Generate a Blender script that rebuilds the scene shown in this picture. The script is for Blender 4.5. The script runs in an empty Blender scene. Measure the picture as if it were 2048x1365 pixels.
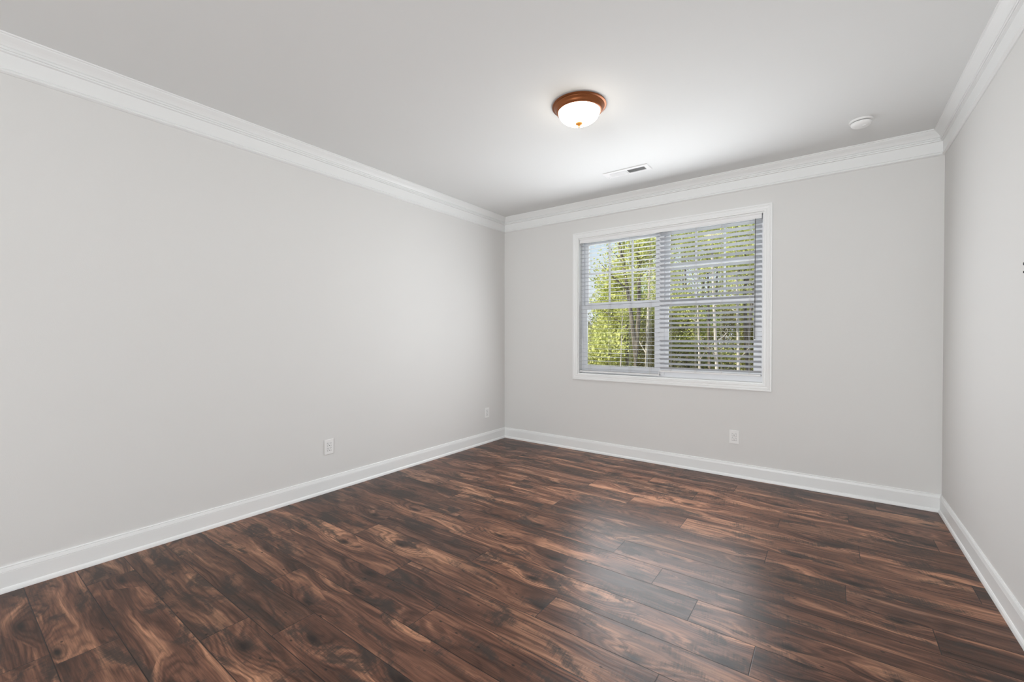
import bpy, bmesh, math, random
from mathutils import Vector, Matrix
random.seed(7)
PI = math.pi
S = bpy.context.scene
C = S.collection

# ------------------------------------------------------------------ camera
HC = 1.263
cam_d = bpy.data.cameras.new('camera')
cam_d.sensor_width = 36; cam_d.lens = 864.6 * 36 / 2048; cam_d.clip_start = .02; cam_d.clip_end = 400
cam = bpy.data.objects.new('camera', cam_d); C.objects.link(cam)
cam.location = (0, 0, HC); cam.rotation_euler = (PI / 2 - .0096, 0, .6328)
S.camera = cam
# ------------------------------------------------------------------ exposure
S.view_settings.view_transform = 'Standard'; S.view_settings.look = 'None'
S.view_settings.exposure = 0.0; S.view_settings.gamma = 1.0; S.view_settings.use_curve_mapping = False
S.cycles.use_denoising = True
S.cycles.max_bounces = 14; S.cycles.diffuse_bounces = 8; S.cycles.glossy_bounces = 5
S.cycles.transparent_max_bounces = 24; S.cycles.sample_clamp_indirect = 8
S.cycles.caustics_reflective = False; S.cycles.caustics_refractive = False
# ------------------------------------------------------------------ sky
w = bpy.data.worlds.new('sky'); S.world = w; w.use_nodes = True
nt = w.node_tree; nt.nodes.clear()
o_ = nt.nodes.new('ShaderNodeOutputWorld'); b_ = nt.nodes.new('ShaderNodeBackground')
tc = nt.nodes.new('ShaderNodeTexCoord'); sx = nt.nodes.new('ShaderNodeSeparateXYZ'); rp = nt.nodes.new('ShaderNodeValToRGB')
nt.links.new(tc.outputs['Generated'], sx.inputs[0]); nt.links.new(sx.outputs['Z'], rp.inputs[0])
e = rp.color_ramp.elements
e[0].position = 0; e[0].color = (.86, .90, .95, 1); e[1].position = .75; e[1].color = (.25, .42, .80, 1)
e2 = e.new(.12); e2.color = (.80, .88, .96, 1); e3 = e.new(.25); e3.color = (.62, .77, .95, 1)
nt.links.new(rp.outputs[0], b_.inputs[0]); b_.inputs[1].default_value = 1.0
nt.links.new(b_.outputs[0], o_.inputs[0])
# ------------------------------------------------------------------ sun, daylight and added fill lamps
XL, XR, YB, YR, H = -3.284, .659, 4.321, -3.6, 2.74
WX0, WX1, WZ0, WZ1 = -2.254, -.457, .852, 2.352           # window opening
def light(name, kind, loc, rot, energy, color=(1, 1, 1), **k):
    d = bpy.data.lights.new(name, kind); d.energy = energy; d.color = color
    for a, b in k.items(): setattr(d, a, b)
    o = bpy.data.objects.new(name, d); C.objects.link(o); o.location = loc; o.rotation_euler = rot
    return o
light('sun', 'SUN', (0, 0, 30), (math.radians(50), 0, math.radians(-38)), 7.0, (1, .95, .86), angle=.01)
light('window_fill', 'AREA', ((WX0 + WX1) / 2, YB - .10, 1.50), (-PI / 2 + .10, 0, 0), 45, (.945, .97, 1),  # fill panel added in the room before the blinds, standing in for window daylight
      shape='RECTANGLE', size=1.62, size_y=1.30, spread=3.14)
light('outdoor_daylight', 'AREA', ((WX0 + WX1) / 2, YB + .5, 2.0), (-PI / 2 + .5, 0, 0), 48, (.95, .98, 1),
      shape='RECTANGLE', size=2.3, size_y=1.7)
light('rear_fill', 'AREA', (-.5, YR - .3, 1.35), (PI / 2 + .06, 0, 0), 140, (.955, .98, 1),  # fill lamp added behind the viewer, outside the added rear window
      shape='RECTANGLE', size=2.0, size_y=1.8, spread=2.5)

# ------------------------------------------------------------------ materials
def mat(name):
    m = bpy.data.materials.new(name); m.use_nodes = True
    return m, m.node_tree, m.node_tree.nodes['Principled BSDF']
class N:
    def __init__(s, nt): s.nt = nt
    def __call__(s, t, **k):
        n = s.nt.nodes.new(t)
        for a, b in k.items(): setattr(n, a, b)
        return n
    def L(s, a, b): s.nt.links.new(a, b)
    def val(s, x, sock):
        if isinstance(x, (int, float)): sock.default_value = x
        elif isinstance(x, tuple): sock.default_value = x
        else: s.L(x, sock)
    def math(s, op, a, b=0.0, c=None, clamp=False):
        n = s('ShaderNodeMath', operation=op, use_clamp=clamp); s.val(a, n.inputs[0]); s.val(b, n.inputs[1])
        if c is not None: s.val(c, n.inputs[2])
        return n.outputs[0]
    def noise(s, vec, scale=1, detail=3, rough=.5, dist=0):
        n = s('ShaderNodeTexNoise'); s.L(vec, n.inputs['Vector']); n.inputs['Scale'].default_value = scale
        n.inputs['Detail'].default_value = detail; n.inputs['Roughness'].default_value = rough
        n.inputs['Distortion'].default_value = dist
        return n.outputs['Fac']
    def ramp(s, f, *st):
        n = s('ShaderNodeValToRGB'); s.L(f, n.inputs[0]); e = n.color_ramp.elements
        cc = lambda c: (c, c, c, 1) if isinstance(c, (int, float)) else (*c, 1)
        e[0].position = st[0][0]; e[0].color = cc(st[0][1]); e[1].position = st[-1][0]; e[1].color = cc(st[-1][1])
        for p, c in st[1:-1]:
            q = e.new(p); q.color = cc(c)
        return n.outputs[0]
    def mix(s, f, a, b, mode='MIX'):
        n = s('ShaderNodeMix', data_type='RGBA', blend_type=mode)
        s.val(f, n.inputs[0])
        for x, k in ((a, 6), (b, 7)):
            if isinstance(x, tuple) and len(x) == 3: x = (*x, 1)
            s.val(x, n.inputs[k])
        return n.outputs[2]
    def xyz(s, x, y, z=0.0):
        n = s('ShaderNodeCombineXYZ'); s.val(x, n.inputs[0]); s.val(y, n.inputs[1]); s.val(z, n.inputs[2])
        return n.outputs[0]
def paint(name, col, rough=.6, bump=.0, bscale=300, spec=.35, var=.015):
    m, nt, p = mat(name); n = N(nt)
    t = n('ShaderNodeTexCoord')
    v = n.noise(t.outputs['Object'], 1.3, 3)
    c = n.mix(n.math('MULTIPLY', v, 1.0), tuple(x * (1 - var) for x in col), tuple(min(1, x * (1 + var)) for x in col))
    n.L(c, p.inputs['Base Color']); p.inputs['Roughness'].default_value = rough
    p.inputs['Specular IOR Level'].default_value = spec
    if bump:
        b = n('ShaderNodeBump'); b.inputs['Strength'].default_value = bump; b.inputs['Distance'].default_value = .002
        n.L(n.noise(t.outputs['Object'], bscale, 2), b.inputs['Height']); n.L(b.outputs[0], p.inputs['Normal'])
    return m
def plain(name, col, rough=.5, metal=0, spec=.5):
    m, nt, p = mat(name); p.inputs['Base Color'].default_value = (*col, 1)
    n = N(nt); t = n('ShaderNodeTexCoord')
    r = n.noise(t.outputs['Object'], 20, 2)
    n.L(n.math('MULTIPLY_ADD', r, .08, rough - .04), p.inputs['Roughness'])
    p.inputs['Metallic'].default_value = metal; p.inputs['Specular IOR Level'].default_value = spec
    return m
M_wall = paint('wall_paint', (.712, .709, .696), .75, .12, 260, .2)
M_ceil = paint('ceiling_paint', (.785, .795, .79), .85, .08, 300, .15)
M_trim = paint('trim_paint', (.825, .835, .83), .38, 0, 1, .45, .005)
M_vinyl = plain('white_vinyl', (.80, .81, .83), .4)
M_blind = plain('blind_white', (.80, .80, .80), .45)
M_slat = plain('blind_slat_shaded', (.64, .66, .69), .5)  # grey-blue tint puts the backlit shade into the colour of white slats
M_cord = plain('cord', (.62, .60, .56), .8)
M_wand = plain('grey_plastic_wand', (.10, .10, .095), .35)
M_plate = plain('outlet_plastic', (.84, .84, .83), .3)
M_dark = plain('dark_slot', (.03, .03, .03), .7)
M_vent = plain('vent_enamel', (.84, .84, .84), .4)
M_duct = plain('duct_shade', (.02, .02, .02), .8)
M_bronze = plain('bronze', (.27, .088, .028), .38, .65)
M_gold = plain('brass', (.80, .34, .08), .45, .4)

def glass_mat():
    m, nt, p = mat('window_glass'); nt.nodes.remove(p); n = N(nt)
    out = nt.nodes['Material Output']; tr = n('ShaderNodeBsdfTransparent'); gl = n('ShaderNodeBsdfGlossy')
    tr.inputs[0].default_value = (.97, .98, .97, 1); gl.inputs['Roughness'].default_value = .02
    fr = n('ShaderNodeFresnel'); fr.inputs[0].default_value = 1.35; mx = n('ShaderNodeMixShader')
    n.L(fr.outputs[0], mx.inputs[0]); n.L(tr.outputs[0], mx.inputs[1]); n.L(gl.outputs[0], mx.inputs[2])
    n.L(mx.outputs[0], out.inputs[0])
    return m
M_glass = glass_mat()

def floor_mat():
    m, nt, p = mat('laminate_planks'); n = N(nt)
    uv = n('ShaderNodeUVMap', uv_map='plank'); sp = n('ShaderNodeSeparateXYZ'); n.L(uv.outputs[0], sp.inputs[0])
    u, v = sp.outputs[0], sp.outputs[1]
    at = n('ShaderNodeAttribute', attribute_name='rnd'); sr = n('ShaderNodeSeparateColor'); n.L(at.outputs['Color'], sr.inputs[0])
    r1, r2, r3 = sr.outputs[0], sr.outputs[1], sr.outputs[2]
    z = n.math('MULTIPLY', r1, 90.)
    U = n.math('MULTIPLY_ADD', r2, 31., u); V = n.math('MULTIPLY_ADD', r3, 17., v)
    # knots: voronoi in a stretched space; distance bends the grain round them
    kv = n.xyz(n.math('MULTIPLY', U, 2.1), n.math('MULTIPLY', V, 5.6), z)
    vo = n('ShaderNodeTexVoronoi', feature='F1', voronoi_dimensions='2D'); n.L(kv, vo.inputs['Vector']); vo.inputs['Scale'].default_value = 1.
    vo.inputs['Randomness'].default_value = 1.
    vsc = n('ShaderNodeSeparateColor'); n.L(vo.outputs['Color'], vsc.inputs[0])
    has = n.math('GREATER_THAN', vsc.outputs[0], .55)                       # only some cells hold a knot
    kd = vo.outputs['Distance']
    near = n.math('MULTIPLY', has, n.ramp(kd, (0, 1.), (.2, .62), (.55, 0.)))
    # warped grain field
    warp = n.noise(n.xyz(n.math('MULTIPLY', U, 1.7), n.math('MULTIPLY', V, 7.5), z), 1, 2.5, .5)
    g = n.math('MULTIPLY_ADD', V, 13., n.math('MULTIPLY_ADD', warp, 2.6, n.math('MULTIPLY', near, 1.7)))
    fine_j = n.noise(n.xyz(n.math('MULTIPLY', U, 7.), n.math('MULTIPLY', V, 75.), z), 1, 4, .65)
    ph = n.math('MULTIPLY_ADD', g, 16., n.math('MULTIPLY', fine_j, 5.))
    ring = n.math('MULTIPLY_ADD', n.math('SINE', ph), .5, .5)
    ring = n.ramp(ring, (0, 0.), (.35, .55), (1, 1.))
    # broad light / dark streaks that follow the grain
    tone = n.noise(n.xyz(n.math('MULTIPLY', U, 1.15), n.math('MULTIPLY_ADD', g, .55, n.math('MULTIPLY', V, 3.)), z), 1, 4, .62)
    patch = n.noise(n.xyz(n.math('MULTIPLY', U, 3.2), n.math('MULTIPLY', V, 8.5), n.math('ADD', z, 7.)), 1, 5, .68, .6)
    fib = n.noise(n.xyz(n.math('MULTIPLY', U, 5.), n.math('MULTIPLY', V, 190.), z), 1, 4, .7)
    col = n.ramp(tone, (.33, (.046, .024, .017)), (.44, (.105, .050, .033)), (.54, (.185, .090, .058)), (.67, (.44, .235, .145)))
    pl = n.ramp(r1, (0, (.74, .74, .77)), (.35, (.95, .90, .88)), (.7, (1.12, 1.06, 1.02)), (1, (.86, .88, .86)))
    col = n.mix(1., col, pl, 'MULTIPLY')
    gs = n.noise(n.xyz(n.math('MULTIPLY', U, 3.), n.math('MULTIPLY', V, 12.), n.math('ADD', z, 31.)), 1, 2)
    gstr = n.ramp(gs, (.35, .25), (.62, .85))
    col = n.mix(gstr, col, n.mix(ring, (.42, .40, .40), (1.12, 1.1, 1.08)), 'MULTIPLY')
    col = n.mix(.8, col, n.mix(n.ramp(fib, (.33, 0.), (.67, 1.)), (.52, .52, .54), (1.38, 1.36, 1.32)), 'MULTIPLY')
    # smoky dark stains with saw-mark edges
    saw = n.noise(n.xyz(n.math('MULTIPLY_ADD', V, 22., n.math('MULTIPLY', U, 150.)), n.math('MULTIPLY', V, 9.), z), 1, 2, .6)
    dk = n.ramp(n.math('MULTIPLY_ADD', saw, .16, patch), (.59, 0.), (.70, .85))
    col = n.mix(dk, col, (.036, .027, .023))
    # knots
    kc = n.math('MULTIPLY', has, n.ramp(n.math('MULTIPLY_ADD', fine_j, .10, kd), (.075, 1.), (.13, .65), (.21, 0.)))
    col = n.mix(kc, col, (.016, .010, .008))
    # pinholes
    vp = n('ShaderNodeTexVoronoi', feature='F1', voronoi_dimensions='2D'); n.L(n.xyz(n.math('MULTIPLY', U, 5.), n.math('MULTIPLY', V, 9.), z), vp.inputs['Vector'])
    vp.inputs['Scale'].default_value = 1.
    vps = n('ShaderNodeSeparateColor'); n.L(vp.outputs['Color'], vps.inputs[0])
    ph2 = n.math('MULTIPLY', n.math('GREATER_THAN', vps.outputs[1], .6), n.ramp(vp.outputs['Distance'], (.025, 1.), (.05, 0.)))
    col = n.mix(n.math('MULTIPLY', ph2, .85), col, (.014, .010, .008))
    # joints
    ev = n.math('MINIMUM', v, n.math('SUBTRACT', .19, v)); eu = n.math('MINIMUM', u, n.math('SUBTRACT', 1.38, u))
    ed = n.math('MINIMUM', ev, eu)
    gap = n.ramp(n.math('MULTIPLY', ed, 100.), (.10, 1.), (.22, 0.))
    col = n.mix(n.math('MULTIPLY', gap, .95), col, (.012, .008, .007))
    n.L(col, p.inputs['Base Color'])
    rg = n.math('MULTIPLY_ADD', fib, .12, n.math('MULTIPLY_ADD', dk, .05, .27))
    n.L(rg, p.inputs['Roughness']); p.inputs['Specular IOR Level'].default_value = .24
    b = n('ShaderNodeBump'); b.inputs['Strength'].default_value = .35; b.inputs['Distance'].default_value = .0012
    hgt = n.math('SUBTRACT', n.math('MULTIPLY_ADD', fib, .3, n.math('MULTIPLY', ring, .25)), n.math('MULTIPLY', gap, 1.5))
    n.L(hgt, b.inputs['Height']); n.L(b.outputs[0], p.inputs['Normal'])
    return m
M_floor = floor_mat()

def leaf_mat(name, c1, c2, trans=.35):
    m, nt, p = mat(name); nt.nodes.remove(p); n = N(nt); out = nt.nodes['Material Output']
    t = n('ShaderNodeNewGeometry')
    c = n.ramp(n.noise(t.outputs['Position'], 2.5, 3, .7), (.35, c1), (.65, c2))
    d = n('ShaderNodeBsdfDiffuse'); tl = n('ShaderNodeBsdfTranslucent'); mx = n('ShaderNodeMixShader'); mx.inputs[0].default_value = trans
    n.L(c, d.inputs[0]); n.L(c, tl.inputs[0]); n.L(d.outputs[0], mx.inputs[1]); n.L(tl.outputs[0], mx.inputs[2]); n.L(mx.outputs[0], out.inputs[0])
    return m
M_leafA = leaf_mat('leaf_spring', (.38, .42, .12), (.80, .80, .32))
M_leafB = leaf_mat('leaf_green', (.22, .32, .10), (.55, .62, .24))
M_leafC = leaf_mat('leaf_brownish', (.19, .17, .07), (.46, .43, .18))
def bark_mat(name, c1, c2):
    m, nt, p = mat(name); n = N(nt); t = n('ShaderNodeTexCoord')
    mp = n('ShaderNodeMapping'); n.L(t.outputs['Object'], mp.inputs[0]); mp.inputs['Scale'].default_value = (9, 9, 2)
    n.L(n.ramp(n.noise(mp.outputs[0], 1, 4, .65), (.35, c1), (.65, c2)), p.inputs['Base Color']); p.inputs['Roughness'].default_value = .9
    return m
M_bark = bark_mat('bark_brown', (.07, .06, .045), (.24, .20, .15))
M_pale = bark_mat('bark_pale', (.30, .27, .22), (.62, .57, .50))
M_ground = paint('leaf_litter', (.30, .26, .17), .95, 0, 1, .1, .3)

# ------------------------------------------------------------------ mesh helpers
class MB:
    def __init__(s): s.v = []; s.f = []
    def quad(s, a, b, c, d):
        i = len(s.v); s.v += [a, b, c, d]; s.f.append((i, i + 1, i + 2, i + 3))
    def box(s, x0, x1, y0, y1, z0, z1):
        i = len(s.v)
        s.v += [(x, y, z) for z in (z0, z1) for y in (y0, y1) for x in (x0, x1)]
        s.f += [tuple(i + k for k in q) for q in ((0, 2, 3, 1), (4, 5, 7, 6), (0, 1, 5, 4), (2, 6, 7, 3), (0, 4, 6, 2), (1, 3, 7, 5))]
        return s
    def hexa(s, pts):      # 8 points ordered like box
        i = len(s.v); s.v += pts
        s.f += [tuple(i + k for k in q) for q in ((0, 2, 3, 1), (4, 5, 7, 6), (0, 1, 5, 4), (2, 6, 7, 3), (0, 4, 6, 2), (1, 3, 7, 5))]
        return s
    def tube(s, pts, rad, n=8, cap=True):
        i0 = len(s.v); pts = [Vector(p) for p in pts]
        if not isinstance(rad, (list, tuple)): rad = [rad] * len(pts)
        for k, p in enumerate(pts):
            t = (pts[min(k + 1, len(pts) - 1)] - pts[max(k - 1, 0)]).normalized()
            a = t.orthogonal().normalized() if k == 0 else (a - t * a.dot(t)).normalized()
            b = t.cross(a)
            for j in range(n):
                q = 2 * PI * j / n; s.v.append(tuple(p + (a * math.cos(q) + b * math.sin(q)) * rad[k]))
        for k in range(len(pts) - 1):
            for j in range(n):
                a0 = i0 + k * n + j; a1 = i0 + k * n + (j + 1) % n
                s.f.append((a0, a1, a1 + n, a0 + n))
        if cap:
            s.f.append(tuple(i0 + j for j in reversed(range(n)))); e = i0 + (len(pts) - 1) * n
            s.f.append(tuple(e + j for j in range(n)))
        return s
    def lathe(s, prof, c, n=48, axis='z', close=False):   # prof: (r, h); c centre; h along axis direction
        i0 = len(s.v)
        for r, h in prof:
            for j in range(n):
                q = 2 * PI * j / n; x, y = r * math.cos(q), r * math.sin(q)
                if axis == 'z': s.v.append((c[0] + x, c[1] + y, c[2] + h))
                elif axis == 'x': s.v.append((c[0] + h, c[1] + x, c[2] + y))
                else: s.v.append((c[0] + x, c[1] + h, c[2] + y))
        for k in range(len(prof) - 1):
            for j in range(n):
                a0 = i0 + k * n + j; a1 = i0 + k * n + (j + 1) % n
                s.f.append((a0, a1, a1 + n, a0 + n))
        return s
    def sweep(s, prof, p0, p1, out, up, m0=0., m1=0.):
        """profile (proj, rise) swept from p0 to p1; mitred: ends shift along the run by m * proj"""
        p0, p1, out, up = map(Vector, (p0, p1, out, up)); d = (p1 - p0).normalized(); i = len(s.v); n = len(prof)
        for P, mm, sg in ((p0, m0, 1), (p1, m1, -1)):
            for a, b in prof: s.v.append(tuple(P + out * a + up * b + d * (sg * mm * a)))
        for k in range(n - 1): s.f.append((i + k, i + k + 1, i + n + k + 1, i + n + k))
        s.f.append((i + n - 1, i, i + n, i + 2 * n - 1))
        s.f.append(tuple(range(i, i + n))); s.f.append(tuple(range(i + 2 * n - 1, i + n - 1, -1)))
        return s
    def build(s, name, m, parent=None, smooth=False, bevel=0, recalc=True, origin=None):
        me = bpy.data.meshes.new(name); me.from_pydata([tuple(v) for v in s.v], [], s.f)
        if recalc:
            bm = bmesh.new(); bm.from_mesh(me); bmesh.ops.remove_doubles(bm, verts=bm.verts, dist=1e-6)
            bmesh.ops.recalc_face_normals(bm, faces=bm.faces)
            if bevel:
                bmesh.ops.bevel(bm, geom=list(bm.edges), offset=bevel, segments=2, affect='EDGES', profile=.6)
            bm.to_mesh(me); bm.free()
        me.materials.append(m)
        if smooth:
            me.polygons.foreach_set('use_smooth', [True] * len(me.polygons))
            try: me.set_sharp_from_angle(angle=math.radians(40))
            except Exception: pass
        o = bpy.data.objects.new(name, me); C.objects.link(o)
        if origin is not None:
            me.transform(Matrix.Translation(-Vector(origin))); o.location = origin
        if parent is not None:
            o.parent = parent; o.matrix_parent_inverse = Matrix.Translation(-parent.location)
        return o
def empty(name, loc=(0, 0, 0)):
    o = bpy.data.objects.new(name, None); C.objects.link(o); o.location = loc; o.empty_display_size = .1
    return o
def tag(o, label=None, cat=None, group=None, kind=None):
    for k, x in (('label', label), ('category', cat), ('group', group), ('kind', kind)):
        if x: o[k] = x
    return o
def struct(o, label, cat): return tag(o, label, cat, kind='structure')

# ------------------------------------------------------------------ room shell
T = .14
struct(MB().box(XL - T, XL, YR - T, YB + T, -.1, H + .1).build('wall_left', M_wall), 'long pale grey painted wall meeting the window wall in the far corner', 'wall')
struct(MB().box(XR, XR + T, YR - T, YB + T, -.1, H + .1).build('wall_right', M_wall), 'narrow visible strip of pale grey wall with a white plate at its edge', 'wall')
bw = MB().box(XL, WX0, YB, YB + T, -.1, H + .1).box(WX1, XR, YB, YB + T, -.1, H + .1).box(WX0, WX1, YB, YB + T, -.1, WZ0).box(WX0, WX1, YB, YB + T, WZ1, H + .1)
struct(bw.build('wall_back', M_wall), 'pale greige painted wall that holds the window', 'wall')
RX0, RX1, RZ0, RZ1 = -1.45, .42, .35, 2.3  # opening added in the unseen rear wall to admit the fill light
rw = MB().box(XL, RX0, YR - T, YR, -.1, H + .1).box(RX1, XR, YR - T, YR, -.1, H + .1).box(RX0, RX1, YR - T, YR, -.1, RZ0).box(RX0, RX1, YR - T, YR, RZ1, H + .1)
struct(rw.build('wall_front', M_wall), 'pale grey wall behind the viewer with a wide opening added for the fill light', 'wall')
struct(MB().box(XL - T, XR + T, YR - T, YB + T, H, H + .1).build('ceiling', M_ceil), 'flat white painted ceiling with a dome light and an air vent', 'ceiling')

# floor: every plank its own face with plank-local UVs
PW, PL = .19, 1.38
joints = {0: -2.49, 3: -2.10, 4: -1.89, 5: -2.32, 6: -1.47, 7: -1.886, 8: -1.061, 9: -1.615, 10: -.50, 11: -.725, 12: -1.012,
          13: -1.307, 14: -.284, 15: -.79, 16: -1.23, 17: -.267, 18: .53, 19: .115, 20: -.62, 21: .285, 22: -.9}
fv, ff, fuv, fr = [], [], [], []
rr = random.Random(21)
k = math.floor((YR - .1) / PW)
while .10 + PW * k < YB:
    y0 = .10 + PW * k; y1 = y0 + PW
    xj = joints.get(k, rr.uniform(-1.4, 0))
    x = xj - PL * math.ceil((xj - XL) / PL)
    while x < XR:
        c = (rr.random(), rr.random(), rr.random(), 1)
        a, b = max(x, XL), min(x + PL, XR); ya, yb = max(y0, YR), min(y1, YB)
        if b > a and yb > ya:
            i = len(fv); fv += [(a, ya, 0), (b, ya, 0), (b, yb, 0), (a, yb, 0)]; ff.append((i, i + 1, i + 2, i + 3))
            fuv += [(a - x, ya - y0), (b - x, ya - y0), (b - x, yb - y0), (a - x, yb - y0)]; fr += [c] * 4
        x += PL
    k += 1
i = len(fv)
bx = MB().box(XL - T, XR + T, YR - T, YB + T, -.1, -.002)
fv += bx.v; ff += [tuple(i + q for q in f) for f in bx.f]
me = bpy.data.meshes.new('floor'); me.from_pydata(fv, [], ff)
nl = len(me.loops); fuv += [(.5, .09)] * (nl - len(fuv)); fr += [(.5, .5, .5, 1)] * (nl - len(fr))
me.uv_layers.new(name='plank'); me.uv_layers['plank'].data.foreach_set('uv', [q for a in fuv for q in a])
me.color_attributes.new('rnd', 'FLOAT_COLOR', 'CORNER'); me.color_attributes['rnd'].data.foreach_set('color', [q for a in fr for q in a])
me.materials.append(M_floor)
fo = bpy.data.objects.new('floor', me); C.objects.link(fo)
struct(fo, 'dark reddish brown wood plank floor with knots and long seams', 'floor')

# baseboards and crown moulding
BP = [(0, .128), (.006, .128), (.0085, .124), (.0085, .1225), (.0065, .1205), (.0085, .119), (.0125, .1015), (.0100, .0995), (.0112, .0975),
      (.0112, .024), (.0145, .0225), (.0185, .016), (.021, .006), (.021, .0), (0, 0)]
CP = [(0, 0), (.066, 0), (.066, -.007), (.060, -.010), (.058, -.015), (.051, -.0225), (.041, -.033), (.033, -.044), (.0285, -.053), (.0235, -.055),
      (.0205, -.0585), (.0275, -.0600), (.0290, -.0640), (.0270, -.0685), (.0200, -.0695), (.0200, -.0735), (.0245, -.0745), (.0240, -.0790),
      (.0175, -.0805), (.0120, -.0815), (.0120, -.155), (.0085, -.157), (.0135, -.160), (.0165, -.166), (.0165, -.172), (.0110, -.1755), (.006, -.179), (0, -.179)]
walls = {'left': ((XL, YR), (XL, YB), (1, 0, 0)), 'right': ((XR, YR), (XR, YB), (-1, 0, 0)),
         'back': ((XL, YB), (XR, YB), (0, -1, 0)), 'front': ((XL, YR), (XR, YR), (0, 1, 0))}
txt = {'left': 'along the long wall', 'right': 'along the narrow strip of wall beside the camera', 'back': 'under the window', 'front': 'behind the viewer'}
ctx_ = {'left': 'above the long blank wall', 'right': 'above the short strip of wall', 'back': 'above the window', 'front': 'behind the viewer'}
for n_, (sd, (a, b, o)) in enumerate(walls.items()):
    bb = MB().sweep(BP, (*a, 0), (*b, 0), o, (0, 0, 1), 1, 1).build('baseboard_' + sd, M_trim)
    struct(bb, 'white stepped baseboard with shoe moulding running ' + txt[sd], 'baseboard')
    cr = MB().sweep(CP, (*a, H), (*b, H), o, (0, 0, 1), 1, 1).build('trim_%d' % (n_ + 1), M_trim)
    struct(cr, 'white layered crown moulding ' + ctx_[sd], 'crown moulding')

# ------------------------------------------------------------------ windows
def frame_sweep(mb, prof, x0, x1, z0, z1, y, inward=-1):
    """profile (dy, w): dy out of the wall into the room, w outward from the opening edge, mitred"""
    for (ax, az), (bx_, bz), o in (((x0, z0), (x1, z0), (0, 0, -1)), ((x0, z1), (x1, z1), (0, 0, 1)),
                                   ((x0, z0), (x0, z1), (-1, 0, 0)), ((x1, z0), (x1, z1), (1, 0, 0))):
        mb.sweep(prof, (ax, y, az), (bx_, y, bz), o, (0, inward, 0), -1, -1)
    return mb
CAS = [(0, 0), (0, .011), (.003, .013), (.014, .013), (.018, .0145), (.022, .0125), (.034, .014), (.040, .016), (.044, .0145), (.050, .018), (.060, .018), (.0615, .0165), (.0615, 0)]
w1 = struct(empty('window_1', (-1.3555, YB, WZ0)), 'white twin window with a mullion, grilles above and blinds in front', 'window')
frame_sweep(MB(), CAS, WX0, WX1, WZ0, WZ1, YB).build('casing', M_trim, w1)
j = MB(); tj = .010; yj0, yj1 = YB - .001, YB + .125
j.box(WX0 - .0, WX0 + tj, yj0, yj1, WZ0, WZ1).box(WX1 - tj, WX1, yj0, yj1, WZ0, WZ1).box(WX0 + tj, WX1 - tj, yj0, yj1, WZ1 - tj, WZ1).box(WX0 + tj, WX1 - tj, yj0, yj1, WZ0, WZ0 + tj)
j.build('jamb', M_trim, w1)
fx0, fx1, fz0, fz1 = WX0 + tj, WX1 - tj, WZ0 + tj, WZ1 - tj
MU0, MU1 = -1.388, -1.332
fr_ = MB()
fr_.box(fx0, fx0 + .022, YB + .075, YB + .15, fz0, fz1).box(fx1 - .022, fx1, YB + .075, YB + .15, fz0, fz1)
fr_.box(fx0 + .022, fx1 - .022, YB + .075, YB + .15, fz0, fz0 + .022).box(fx0 + .022, fx1 - .022, YB + .075, YB + .15, fz1 - .022, fz1)
fr_.box(MU0, MU1, YB + .07, YB + .15, fz0 + .022, fz1 - .022)
fr_.build('frame', M_vinyl, w1)
def sash(kind, x0, x1, z0, z1, y, gx0, gx1, gz0, gz1, grille):
    t = .030
    s = MB().box(x0, gx0, y, y + t, z0, z1).box(gx1, x1, y, y + t, z0, z1).box(gx0, gx1, y, y + t, z0, gz0).box(gx0, gx1, y, y + t, gz1, z1)
    so = s.build(kind, M_vinyl, w1, bevel=0)
    def sub(mb, nm, m):
        o = mb.build(nm, m); o.parent = so; return o
    sub(MB().box(gx0 - .002, gx1 + .002, y + .013, y + .017, gz0 - .002, gz1 + .002), 'pane', M_glass)
    # glazing bead round the glass
    b = MB(); q = .008
    b.box(gx0, gx0 + q, y - .003, y + .010, gz0, gz1).box(gx1 - q, gx1, y - .003, y + .010, gz0, gz1).box(gx0 + q, gx1 - q, y - .003, y + .010, gz0, gz0 + q).box(gx0 + q, gx1 - q, y - .003, y + .010, gz1 - q, gz1)
    sub(b, 'glazing_bead', M_vinyl)
    if grille:
        g = MB(); hw = .0095; wv = (gx1 - gx0) / 3; zc = 1.965
        for k in (1, 2): g.box(gx0 + wv * k - hw, gx0 + wv * k + hw, y + .006, y + .012, gz0, gz1)
        g.box(gx0, gx1, y + .0055, y + .0125, zc - hw, zc + hw)
        sub(g, 'grille', M_vinyl)
    else:
        sub(MB().box((gx0 + gx1) / 2 - .03, (gx0 + gx1) / 2 + .03, y - .012, y, z1 - .012, z1 - .002), 'sash_lock', M_vinyl)
for x0, x1, g0, g1 in ((fx0 + .022, MU0, -2.190, -1.422), (MU1, fx1 - .022, -1.297, -.537)):
    sash('upper_sash', x0, x1, 1.602, fz1 - .022, YB + .112, g0, g1, 1.634, 2.295, True)
    sash('lower_sash', x0, x1, fz0 + .022, 1.612, YB + .080, g0, g1, .938, 1.574, False)

# unseen window added behind the viewer to go with the rear fill lamp
w2 = struct(empty('added_rear_window', ((RX0 + RX1) / 2, YR, RZ0)), 'added wide white cased window behind the viewer for the fill light', 'window')
frame_sweep(MB(), CAS, RX0, RX1, RZ0, RZ1, YR, 1).build('casing', M_trim, w2)
MB().box(-.545, -.485, YR - .1, YR - .04, RZ0, RZ1).build('mullion', M_vinyl, w2)

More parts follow.
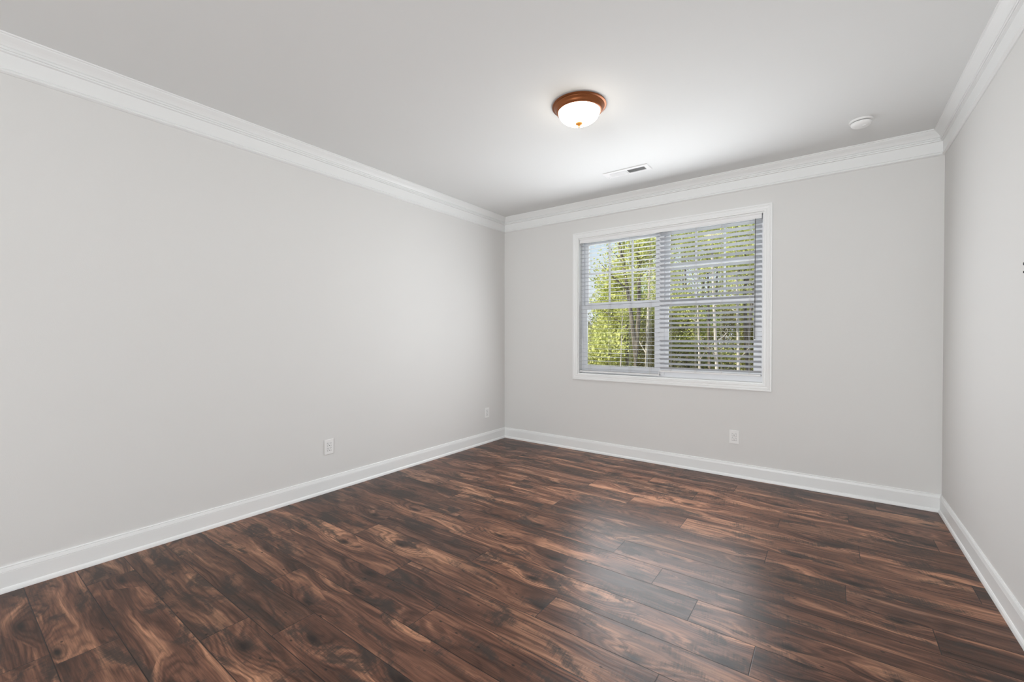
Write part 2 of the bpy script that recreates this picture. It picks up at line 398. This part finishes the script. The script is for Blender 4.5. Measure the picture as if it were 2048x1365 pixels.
# ------------------------------------------------------------------ blinds
YS = YB + .038
val = MB(); vx0, vx1 = WX0 + .014, -.478
VPF = [(0, .0), (.004, -.001), (.006, .004), (.006, .012), (.003, .015), (.003, .034), (.006, .037), (.0085, .044), (.0085, .052), (0, .052)]
val.sweep(VPF, (vx0, YB + .010, 2.2985), (vx1, YB + .010, 2.2985), (0, -1, 0), (0, 0, 1), 0, 0)
vo_ = val.build('blind_valance', M_blind)
tag(vo_, 'long white moulded blind valance across the top of the window recess', 'valance')
MB().box(vx1 - .004, vx1, YB + .010, YB + .045, 2.2985, 2.3495).build('valance_return', M_blind, vo_)

def blind(name, label, x0, x1, zc, tilt, cords, wand_x, wand_m, wand_w):
    """zc: list of slat heights; tilt: front edge raised by this angle"""
    r = tag(empty(name, ((x0 + x1) / 2, YS, .895)), label, 'blind', None)
    MB().box(x0 + .004, x1 - .004, YB + .014, YB + .062, 2.306, 2.3385).build('headrail', M_blind, r)
    s = MB(); hd, th = .025, .0008
    for z, t in zip(zc, tilt):
        c, sn = math.cos(t), math.sin(t); n = 5; ring = []
        for k in range(n):                                  # slightly crowned slat section
            a = -hd + 2 * hd * k / (n - 1); b = .0012 * (1 - (a / hd) ** 2)
            ring.append((a, b + th))
        for k in reversed(range(n)):
            a = -hd + 2 * hd * k / (n - 1); b = .0012 * (1 - (a / hd) ** 2)
            ring.append((a, b - th))
        i = len(s.v); m_ = len(ring)
        for x in (x0, x1):
            for a, b in ring: s.v.append((x, YS + a * c + b * sn, z - a * sn + b * c))
        for k in range(m_): s.f.append((i + k, i + (k + 1) % m_, i + m_ + (k + 1) % m_, i + m_ + k))
        s.f.append(tuple(range(i, i + m_))); s.f.append(tuple(range(i + 2 * m_ - 1, i + m_ - 1, -1)))
    s.build('slats', M_slat, r, smooth=True)
    zb = zc[-1] - .030
    MB().box(x0, x1, YS - .025, YS + .025, zb - .008, zb + .008).build('bottom_rail', M_blind, r, bevel=.003)
    for cx in cords:
        q = MB()
        for dy in (-.0262, .0262): q.tube([(cx, YS + dy, 2.31), (cx, YS + dy, zb)], .0008, 5)
        for z in zc: q.tube([(cx, YS - .0262, z - .0035), (cx, YS + .0262, z - .0035)], .0005, 4)
        q.tube([(cx + .008, YS - .0275, 2.31), (cx + .008, YS - .0275, zb)], .0008, 5)
        q.build('ladder_cord', M_cord, r)
    wv = MB().tube([(wand_x, YB + .004, 2.296), (wand_x, YB + .004, 1.25)], wand_w, 8).tube([(wand_x, YB + .004, 1.25), (wand_x, YB + .004, 1.243)], wand_w * 1.5, 8)
    wo = wv.build('tilt_wand', wand_m, r, smooth=True)
    hk = MB().tube([(wand_x, YB + .014, 2.315), (wand_x, YB + .006, 2.305), (wand_x, YB + .004, 2.290)], .0016, 6).build('hook', M_wand); hk.parent = wo
    return r
P1 = .0438
zL = [1.262 + P1 * k for k in range(23, -9, -1)]
zR = [1.266 + .0441 * k for k in range(23, 0, -1)] + [1.266] + [1.266 - .0448 * k for k in range(1, 8)]
tR = []
for z in zR:
    tR.append(0. if 1.25 < z < 1.33 else (.35 if z > 1.3 else .44))
bl = blind('venetian_blind', 'white venetian blind with level open slats over the clearer half of the window', WX0 + .012, -1.371, zL, [0.] * len(zL),
      [-2.13, -1.90, -1.673, -1.46], -2.222, plain('wand_pale', (.42, .42, .42), .4), .0022)
MB().tube([(-2.214, YB + .004, 1.30), (-2.213, YB + .004, .90)], .001, 6).build('pull_cord', M_cord, bl)
br = blind('venetian_blind', 'white venetian blind with tilted slats and a dark wand', -1.364, -.480, zR, tR, [-1.255, -1.026, -.803, -.5735], -.527, M_wand, .0032)
MB().tube([(-1.367, YB + .004, .93), (-1.367, YB + .004, .90), (-1.362, YB + .004, .872)], [.001, .004, .0045], 8).build('cord_tassel', M_blind, br)

# ------------------------------------------------------------------ ceiling light
LX, LY = -1.295, 2.49
lt = tag(empty('ceiling_light', (LX, LY, H)), 'lit bronze flush dome light with frosted glass bowl on the ceiling', 'ceiling light')
MB().lathe([(.0, 0), (.165, 0), (.170, -.003), (.171, -.009), (.166, -.012), (.160, -.0125), (.157, -.018), (.152, -.022), (.148, -.030), (.143, -.040), (.138, -.044), (.134, -.045), (.134, -.038), (.0, -.030)], (LX, LY, H), 72).build('rim', M_bronze, lt, smooth=True)
gm, gnt, gp = mat('frosted_glass_lit'); gn = N(gnt)
gt = gn('ShaderNodeTexCoord')
gs_ = gn.noise(gt.outputs['Object'], 14, 4, .6, 1.2)
gp.inputs['Base Color'].default_value = (.9, .88, .84, 1); gp.inputs['Roughness'].default_value = .25
gp.inputs['Emission Color'].default_value = (1, .90, .76, 1)
gn.L(gn.math('MULTIPLY_ADD', gs_, 5, 9.5), gp.inputs['Emission Strength'])
dome = [(.131, -.040)] + [(.131 * math.cos(a) ** .8, -.040 - .073 * math.sin(a)) for a in [PI / 2 * k / 14 for k in range(1, 14)]] + [(.0005, -.113)]
MB().lathe(dome, (LX, LY, H), 72).build('glass_bowl', gm, lt, smooth=True)
MB().lathe([(.0005, -.111), (.0215, -.1115), (.0225, -.115), (.020, -.1195), (.012, -.124), (.0065, -.128), (.0050, -.132), (.0055, -.136), (.0035, -.140), (.0003, -.141)], (LX, LY, H), 28).build('finial', M_gold, lt, smooth=True)

# ------------------------------------------------------------------ smoke detector
DX, DY = .168, 3.80
sd = tag(empty('smoke_detector', (DX, DY, H)), 'round white smoke detector on the ceiling', 'smoke detector')
MB().lathe([(0, 0), (.066, 0), (.067, -.003), (.066, -.011), (.061, -.013), (.058, -.013), (0, -.012)], (DX, DY, H), 48).build('base_plate', M_plate, sd, smooth=True)
MB().lathe([(0, -.012), (.053, -.012), (.053, -.0165), (0, -.017)], (DX, DY, H), 48).build('vent_gap', M_dark, sd, smooth=True)
MB().lathe([(0, -.0155), (.057, -.0165), (.058, -.020), (.056, -.028), (.049, -.037), (.036, -.041), (.020, -.0425), (.0003, -.043)], (DX, DY, H), 48).build('cover', M_plate, sd, smooth=True)
MB().lathe([(.0003, -.0445), (.010, -.0445), (.0115, -.0425), (.0115, -.040)], (DX + .018, DY - .012, H), 24).build('test_button', M_plate, sd, smooth=True)

# ------------------------------------------------------------------ air vent
ve = tag(empty('air_vent', (-1.46, 3.72, H)), 'white rectangular air register with dark louvers on the ceiling', 'air vent')
vx0_, vx1_, vy0, vy1 = -1.665, -1.258, 3.654, 3.792; gx0, gx1, gy0, gy1 = -1.612, -1.296, 3.690, 3.764; zb_ = H - .006
f = MB()
for a in ((vx0_, gx0, vy0, vy1), (gx1, vx1_, vy0, vy1), (gx0, gx1, vy0, gy0), (gx0, gx1, gy1, vy1), (-1.462, -1.452, gy0, gy1)): f.box(a[0], a[1], a[2], a[3], zb_, H - .0015)
f.build('face_plate', M_vent, ve)
MB().box(gx0, gx1, gy0, gy1, H - .0022, H - .0008).build('duct_shade_sheet', M_duct, ve)  # near-black sheet stands in for the shade inside the duct; nothing is cut
for xa, xb, t in ((gx0, -1.462, .75), (-1.452, gx1, -.75)):
    lv = MB(); x = xa + .005
    while x < xb - .003:
        c, s_ = math.cos(t) * .0052, math.sin(t) * .0052; q = .0006
        zc_ = H - .0065
        lv.hexa([(x - s_ - q, gy0, zc_ - c), (x - s_ + q, gy0, zc_ - c), (x - s_ - q, gy1, zc_ - c), (x - s_ + q, gy1, zc_ - c),
                 (x + s_ - q, gy0, zc_ + c * .7), (x + s_ + q, gy0, zc_ + c * .7), (x + s_ - q, gy1, zc_ + c * .7), (x + s_ + q, gy1, zc_ + c * .7)])
        x += .0098
    lv.build('louvers', M_vent, ve)
for sx_ in (-1.652, -1.271): MB().lathe([(.0003, -.0085), (.003, -.008), (.004, -.006)], (sx_, 3.739, H), 12).build('screw', M_vent, ve)
MB().box(-1.648, -1.644, 3.757, 3.775, H - .016, H - .005).build('lever', M_vent, ve)

# ------------------------------------------------------------------ outlets
def outlet(label, c, side):
    """side 'x': on the left wall facing +x, 'y': on the window wall facing -y"""
    r = tag(empty('wall_outlet', c), label, 'outlet', 'duplex wall outlets near the floor')
    def bx_(mb, w0, w1, z0, z1, d0, d1):
        if side == 'x': mb.box(c[0] + d0, c[0] + d1, c[1] + w0, c[1] + w1, c[2] + z0, c[2] + z1)
        else: mb.box(c[0] + w0, c[0] + w1, c[1] - d1, c[1] - d0, c[2] + z0, c[2] + z1)
        return mb
    bx_(MB(), -.039, .039, -.060, .060, 0.0005, .0065).build('cover_plate', M_plate, r, bevel=.002)
    for zc_ in (.0195, -.0195):
        mb = MB(); n = 24; pts = []
        for k in range(n):
            a = 2 * PI * k / n; pts.append((.0172 * math.cos(a), max(-.0138, min(.0138, .0172 * math.sin(a)))))
        i = 0
        for d in (.006, .0082):
            for a, b in pts:
                mb.v.append((c[0] + d, c[1] + a, c[2] + zc_ + b) if side == 'x' else (c[0] + a, c[1] - d, c[2] + zc_ + b))
        for k in range(n): mb.f.append((k, (k + 1) % n, n + (k + 1) % n, n + k))
        mb.f.append(tuple(range(n, 2 * n)))
        ro = mb.build('receptacle', M_plate, r)
        s = MB()
        bx_(s, -.0078, -.0054, zc_ + .000, zc_ + .0085, .0079, .0085); bx_(s, .0054, .0078, zc_ + .001, zc_ + .0080, .0079, .0085)
        bx_(s, -.0030, .0030, zc_ - .0105, zc_ - .0050, .0079, .0086)
        so = s.build('slots', M_dark); so.parent = ro; so.matrix_parent_inverse = ro.matrix_world.inverted()
        # grey sheet coloured as the shadow line round the receptacle; no cut-out modelled
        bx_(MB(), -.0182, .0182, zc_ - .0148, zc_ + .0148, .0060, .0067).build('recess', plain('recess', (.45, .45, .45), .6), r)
    sc_ = MB()
    ax = 'x' if side == 'x' else 'y'; sg = 1 if side == 'x' else -1
    sc_.lathe([(.0003, sg * .0078), (.0028, sg * .0074), (.0033, sg * .0062)], c, 12, ax).build('screw', M_plate, r)
    return r
outlet('white duplex outlet low on the long blank wall, farther from the corner', (XL, 1.952, .367), 'x')
outlet('white duplex outlet low on the long wall close to the far corner', (XL, 3.969, .360), 'x')
outlet('white duplex outlet below the window on the window wall', (-.6845, YB, .3605), 'y')

# wall plate just entering the frame on the right wall
wp = tag(empty('wall_plate', (XR, 2.665, 1.528)), 'white wall plate with black knobs cut off by the frame edge', 'wall plate')
MB().box(XR - .007, XR - .0005, 2.625, 2.708, 1.484, 1.572).build('cover_plate', M_plate, wp, bevel=.002)
for z_, r_ in ((1.566, .0065), (1.532, .005)):
    MB().lathe([(.0003, -.012), (r_ * .8, -.0115), (r_, -.010), (r_, -.006)], (XR, 2.700, z_), 16, 'x').build('knob', M_dark, wp, smooth=True)

# ------------------------------------------------------------------ outdoors
GZ = -3.0
gd = MB().box(-70, 40, YB + 2, 90, GZ - .3, GZ).build('ground', M_ground)
struct(gd, 'brown leaf littered woodland ground outside the window', 'ground')

def leaf_quads(mb, rnd, c, rad, n, size):
    for _ in range(n):
        d = Vector((rnd.gauss(0, 1), rnd.gauss(0, 1), rnd.gauss(0, 1))); d.normalize()
        p = Vector(c) + Vector((d.x * rad[0], d.y * rad[0], d.z * rad[1])) * (rnd.random() ** .5)
        nn = Vector((rnd.gauss(0, 1), rnd.gauss(0, 1), rnd.gauss(.4, 1))).normalized()
        a = nn.orthogonal().normalized(); a.rotate(Matrix.Rotation(rnd.random() * 6.28, 3, nn)); b = nn.cross(a)
        s = size * rnd.uniform(.6, 1.3); a = a * s * .5; b = b * s * .34
        mb.quad(p - a, p - b + a * .1, p + a, p + b + a * .1)
def tree_mesh(seed, h, r0, lean, forks, leaf0, density, size, brs, spread, bark, leaf, name, jit=.07):
    """trunk with forking limbs; foliage gathered in clumps at the branch ends"""
    rnd = random.Random(seed); tr = MB(); lf = MB()
    def limb(p, d, L, r, lvl):
        pts = [p]; rs = [r]; n = 6 if lvl == 0 else 4
        for k in range(n):
            d = (d + Vector((rnd.gauss(0, jit), rnd.gauss(0, jit), .05 if lvl else .0))).normalized()
            pts.append(pts[-1] + d * (L / n)); rs.append(r * (1 - .72 * (k + 1) / n))
        tr.tube(pts, rs, 7 if lvl == 0 else 4, cap=False)
        return pts, rs
    def grow(p, d, L, r, lvl):
        pts, rs = limb(p, d, L, r, lvl)
        if lvl >= 1:
            for q in pts[2:]:
                if q.z > leaf0: leaf_quads(lf, rnd, q, (spread * .5, spread * .4), int(density * rnd.uniform(.3, 1)), size)
        if lvl >= 2: return
        nb = brs if lvl == 0 else 4
        for _ in range(nb):
            t = rnd.uniform(.28 if lvl == 0 else .2, .98); k = min(int(t * (len(pts) - 1)), len(pts) - 2)
            q = pts[k].lerp(pts[k + 1], t * (len(pts) - 1) - k)
            a = rnd.random() * 6.28; up = rnd.uniform(.35, 1.1)
            dd = Vector((math.cos(a), math.sin(a), up)).normalized()
            grow(q, dd, (spread if lvl == 0 else spread * .55) * rnd.uniform(.6, 1.2) * (1.25 - .55 * t), rs[k] * .45, lvl + 1)
    base = Vector((0, 0, 0)); d0 = Vector((lean, lean * .4, 1)).normalized()
    if forks:
        pts, rs = limb(base, d0, h * forks, r0, 0)
        for s_ in (-1, 1):
            a = rnd.random() * 6.28
            grow(pts[-2], Vector((.09 * s_ + lean, .1 * rnd.uniform(-1, 1), 1)).normalized(), h * (1 - forks), r0 * .62, 0)
    else: grow(base, d0, h, r0, 0)
    to = tr.build(name, bark, recalc=False, smooth=True); fo_ = lf.build('foliage', leaf, recalc=False)
    mt, mf = to.data, fo_.data
    bpy.data.objects.remove(to); bpy.data.objects.remove(fo_)
    return mt, mf
V = {
 'tall': tree_mesh(3, 13.5, .17, .0, .30, 5.2, 24, .14, 10, 1.6, M_bark, M_leafA, 'trunk', .025),
 'airy': tree_mesh(12, 12.5, .12, .01, 0, 5.8, 20, .13, 12, 1.4, M_bark, M_leafA, 'trunk', .03),
 'bushy': tree_mesh(8, 7.0, .10, .02, 0, 1.2, 70, .17, 16, 1.7, M_bark, M_leafA, 'trunk'),
 'green': tree_mesh(17, 8.6, .11, .0, .35, 2.4, 62, .17, 12, 1.8, M_bark, M_leafB, 'trunk'),
 'pale': tree_mesh(23, 12., .10, .0, 0, 6.4, 20, .14, 10, 1.2, M_pale, M_leafA, 'trunk', .018),
 'brown': tree_mesh(31, 6.2, .07, .03, 0, .8, 32, .13, 15, 1.5, M_bark, M_leafC, 'trunk'),
}
def tree(kind, x, y, label, group=None, s=1., rot=0.):
    r = tag(empty('tree', (x, y, GZ)), label, 'tree', group)
    for nm, me_ in zip(('trunk', 'foliage'), V[kind]):
        o = bpy.data.objects.new(nm, me_); C.objects.link(o); o.parent = r
    r.scale = (s, s, s); r.rotation_euler.z = rot
    return r
def X(px, y):      # world x of photo column px at depth y
    t = (px - 1024) / 864.6; a = .6328
    return y * (t * math.cos(a) - math.sin(a)) / (math.cos(a) + t * math.sin(a))
tree('tall', X(1271, 19), 19, 'tall forked dark trunk tree seen centrally through the clearer half of the window', s=1., rot=.3)
tree('airy', X(1258, 22), 22, 'slender brown tree just beside the big forked tree outside', s=1.02, rot=1.1)
tree('pale', X(1291, 21), 21, 'pale slim trunk beside the window mullion outside', s=.95, rot=2.)
tree('pale', X(1236, 20), 20, 'thin pale trunk low in the open slatted pane outside', s=.55, rot=.7)
tree('bushy', X(1190, 21), 21, 'rounded yellow green tree at the window jamb, below open sky', s=1.02, rot=.2)
tree('green', X(1228, 26), 26, 'leafy green tree between the jamb and the big forked tree', s=.86, rot=1.9)
tree('pale', X(1441, 20), 20, 'pale trunk behind the tilted slats nearest their centre', s=.9, rot=4.)
tree('pale', X(1478, 22), 22, 'pale trunk behind the tilted slats close to the dark wand', s=.9, rot=5.2)
tree('tall', X(1500, 24), 24, 'tall leafy tree behind the dark tilt wand', s=.95, rot=2.2)
rt = random.Random(5)
lab = {'tall': 'tall dark trunk tree within the distant wood', 'airy': 'slender sparse leaved tree within the distant wood', 'bushy': 'bushy yellow green tree within the distant wood',
       'green': 'mid green rounded tree within the distant wood', 'pale': 'pale barked slim tree within the distant wood', 'brown': 'low brownish budding tree within the distant wood'}
for y in (25, 28, 31, 34, 38, 42, 47, 53):
    for q in range(9):
        px = 1100 + (q + rt.uniform(.1, .9)) * 52
        kd = rt.choice(['bushy', 'green', 'pale', 'brown', 'brown', 'airy', 'pale', 'airy'])
        sc_ = rt.uniform(.62, .9) if kd in ('bushy', 'green', 'brown') else rt.uniform(.8, 1.05)
        if px < 1232:                       # the wood is low on this side: open sky above it
            if kd in ('pale', 'airy', 'tall'): kd = 'brown'
            sc_ *= .85
        tree(kd, X(px, y), y, lab[kd], lab[kd].replace('tree', 'trees', 1), sc_ * (1 + (y - 25) * .006), rt.uniform(0, 6.28))
th = MB(); ru = random.Random(9)
for _ in range(700):
    y = ru.uniform(26, 58); px = ru.uniform(1080, 1580)
    leaf_quads(th, ru, (X(px, y), y, GZ + ru.uniform(.2, 3.6)), (1.5, 1.1), 80, .15)
tag(th.build('undergrowth', leaf_mat('undergrowth', (.16, .17, .08), (.44, .42, .18)), recalc=False), 'dense brown and green undergrowth between the trunks', 'undergrowth', kind='stuff')
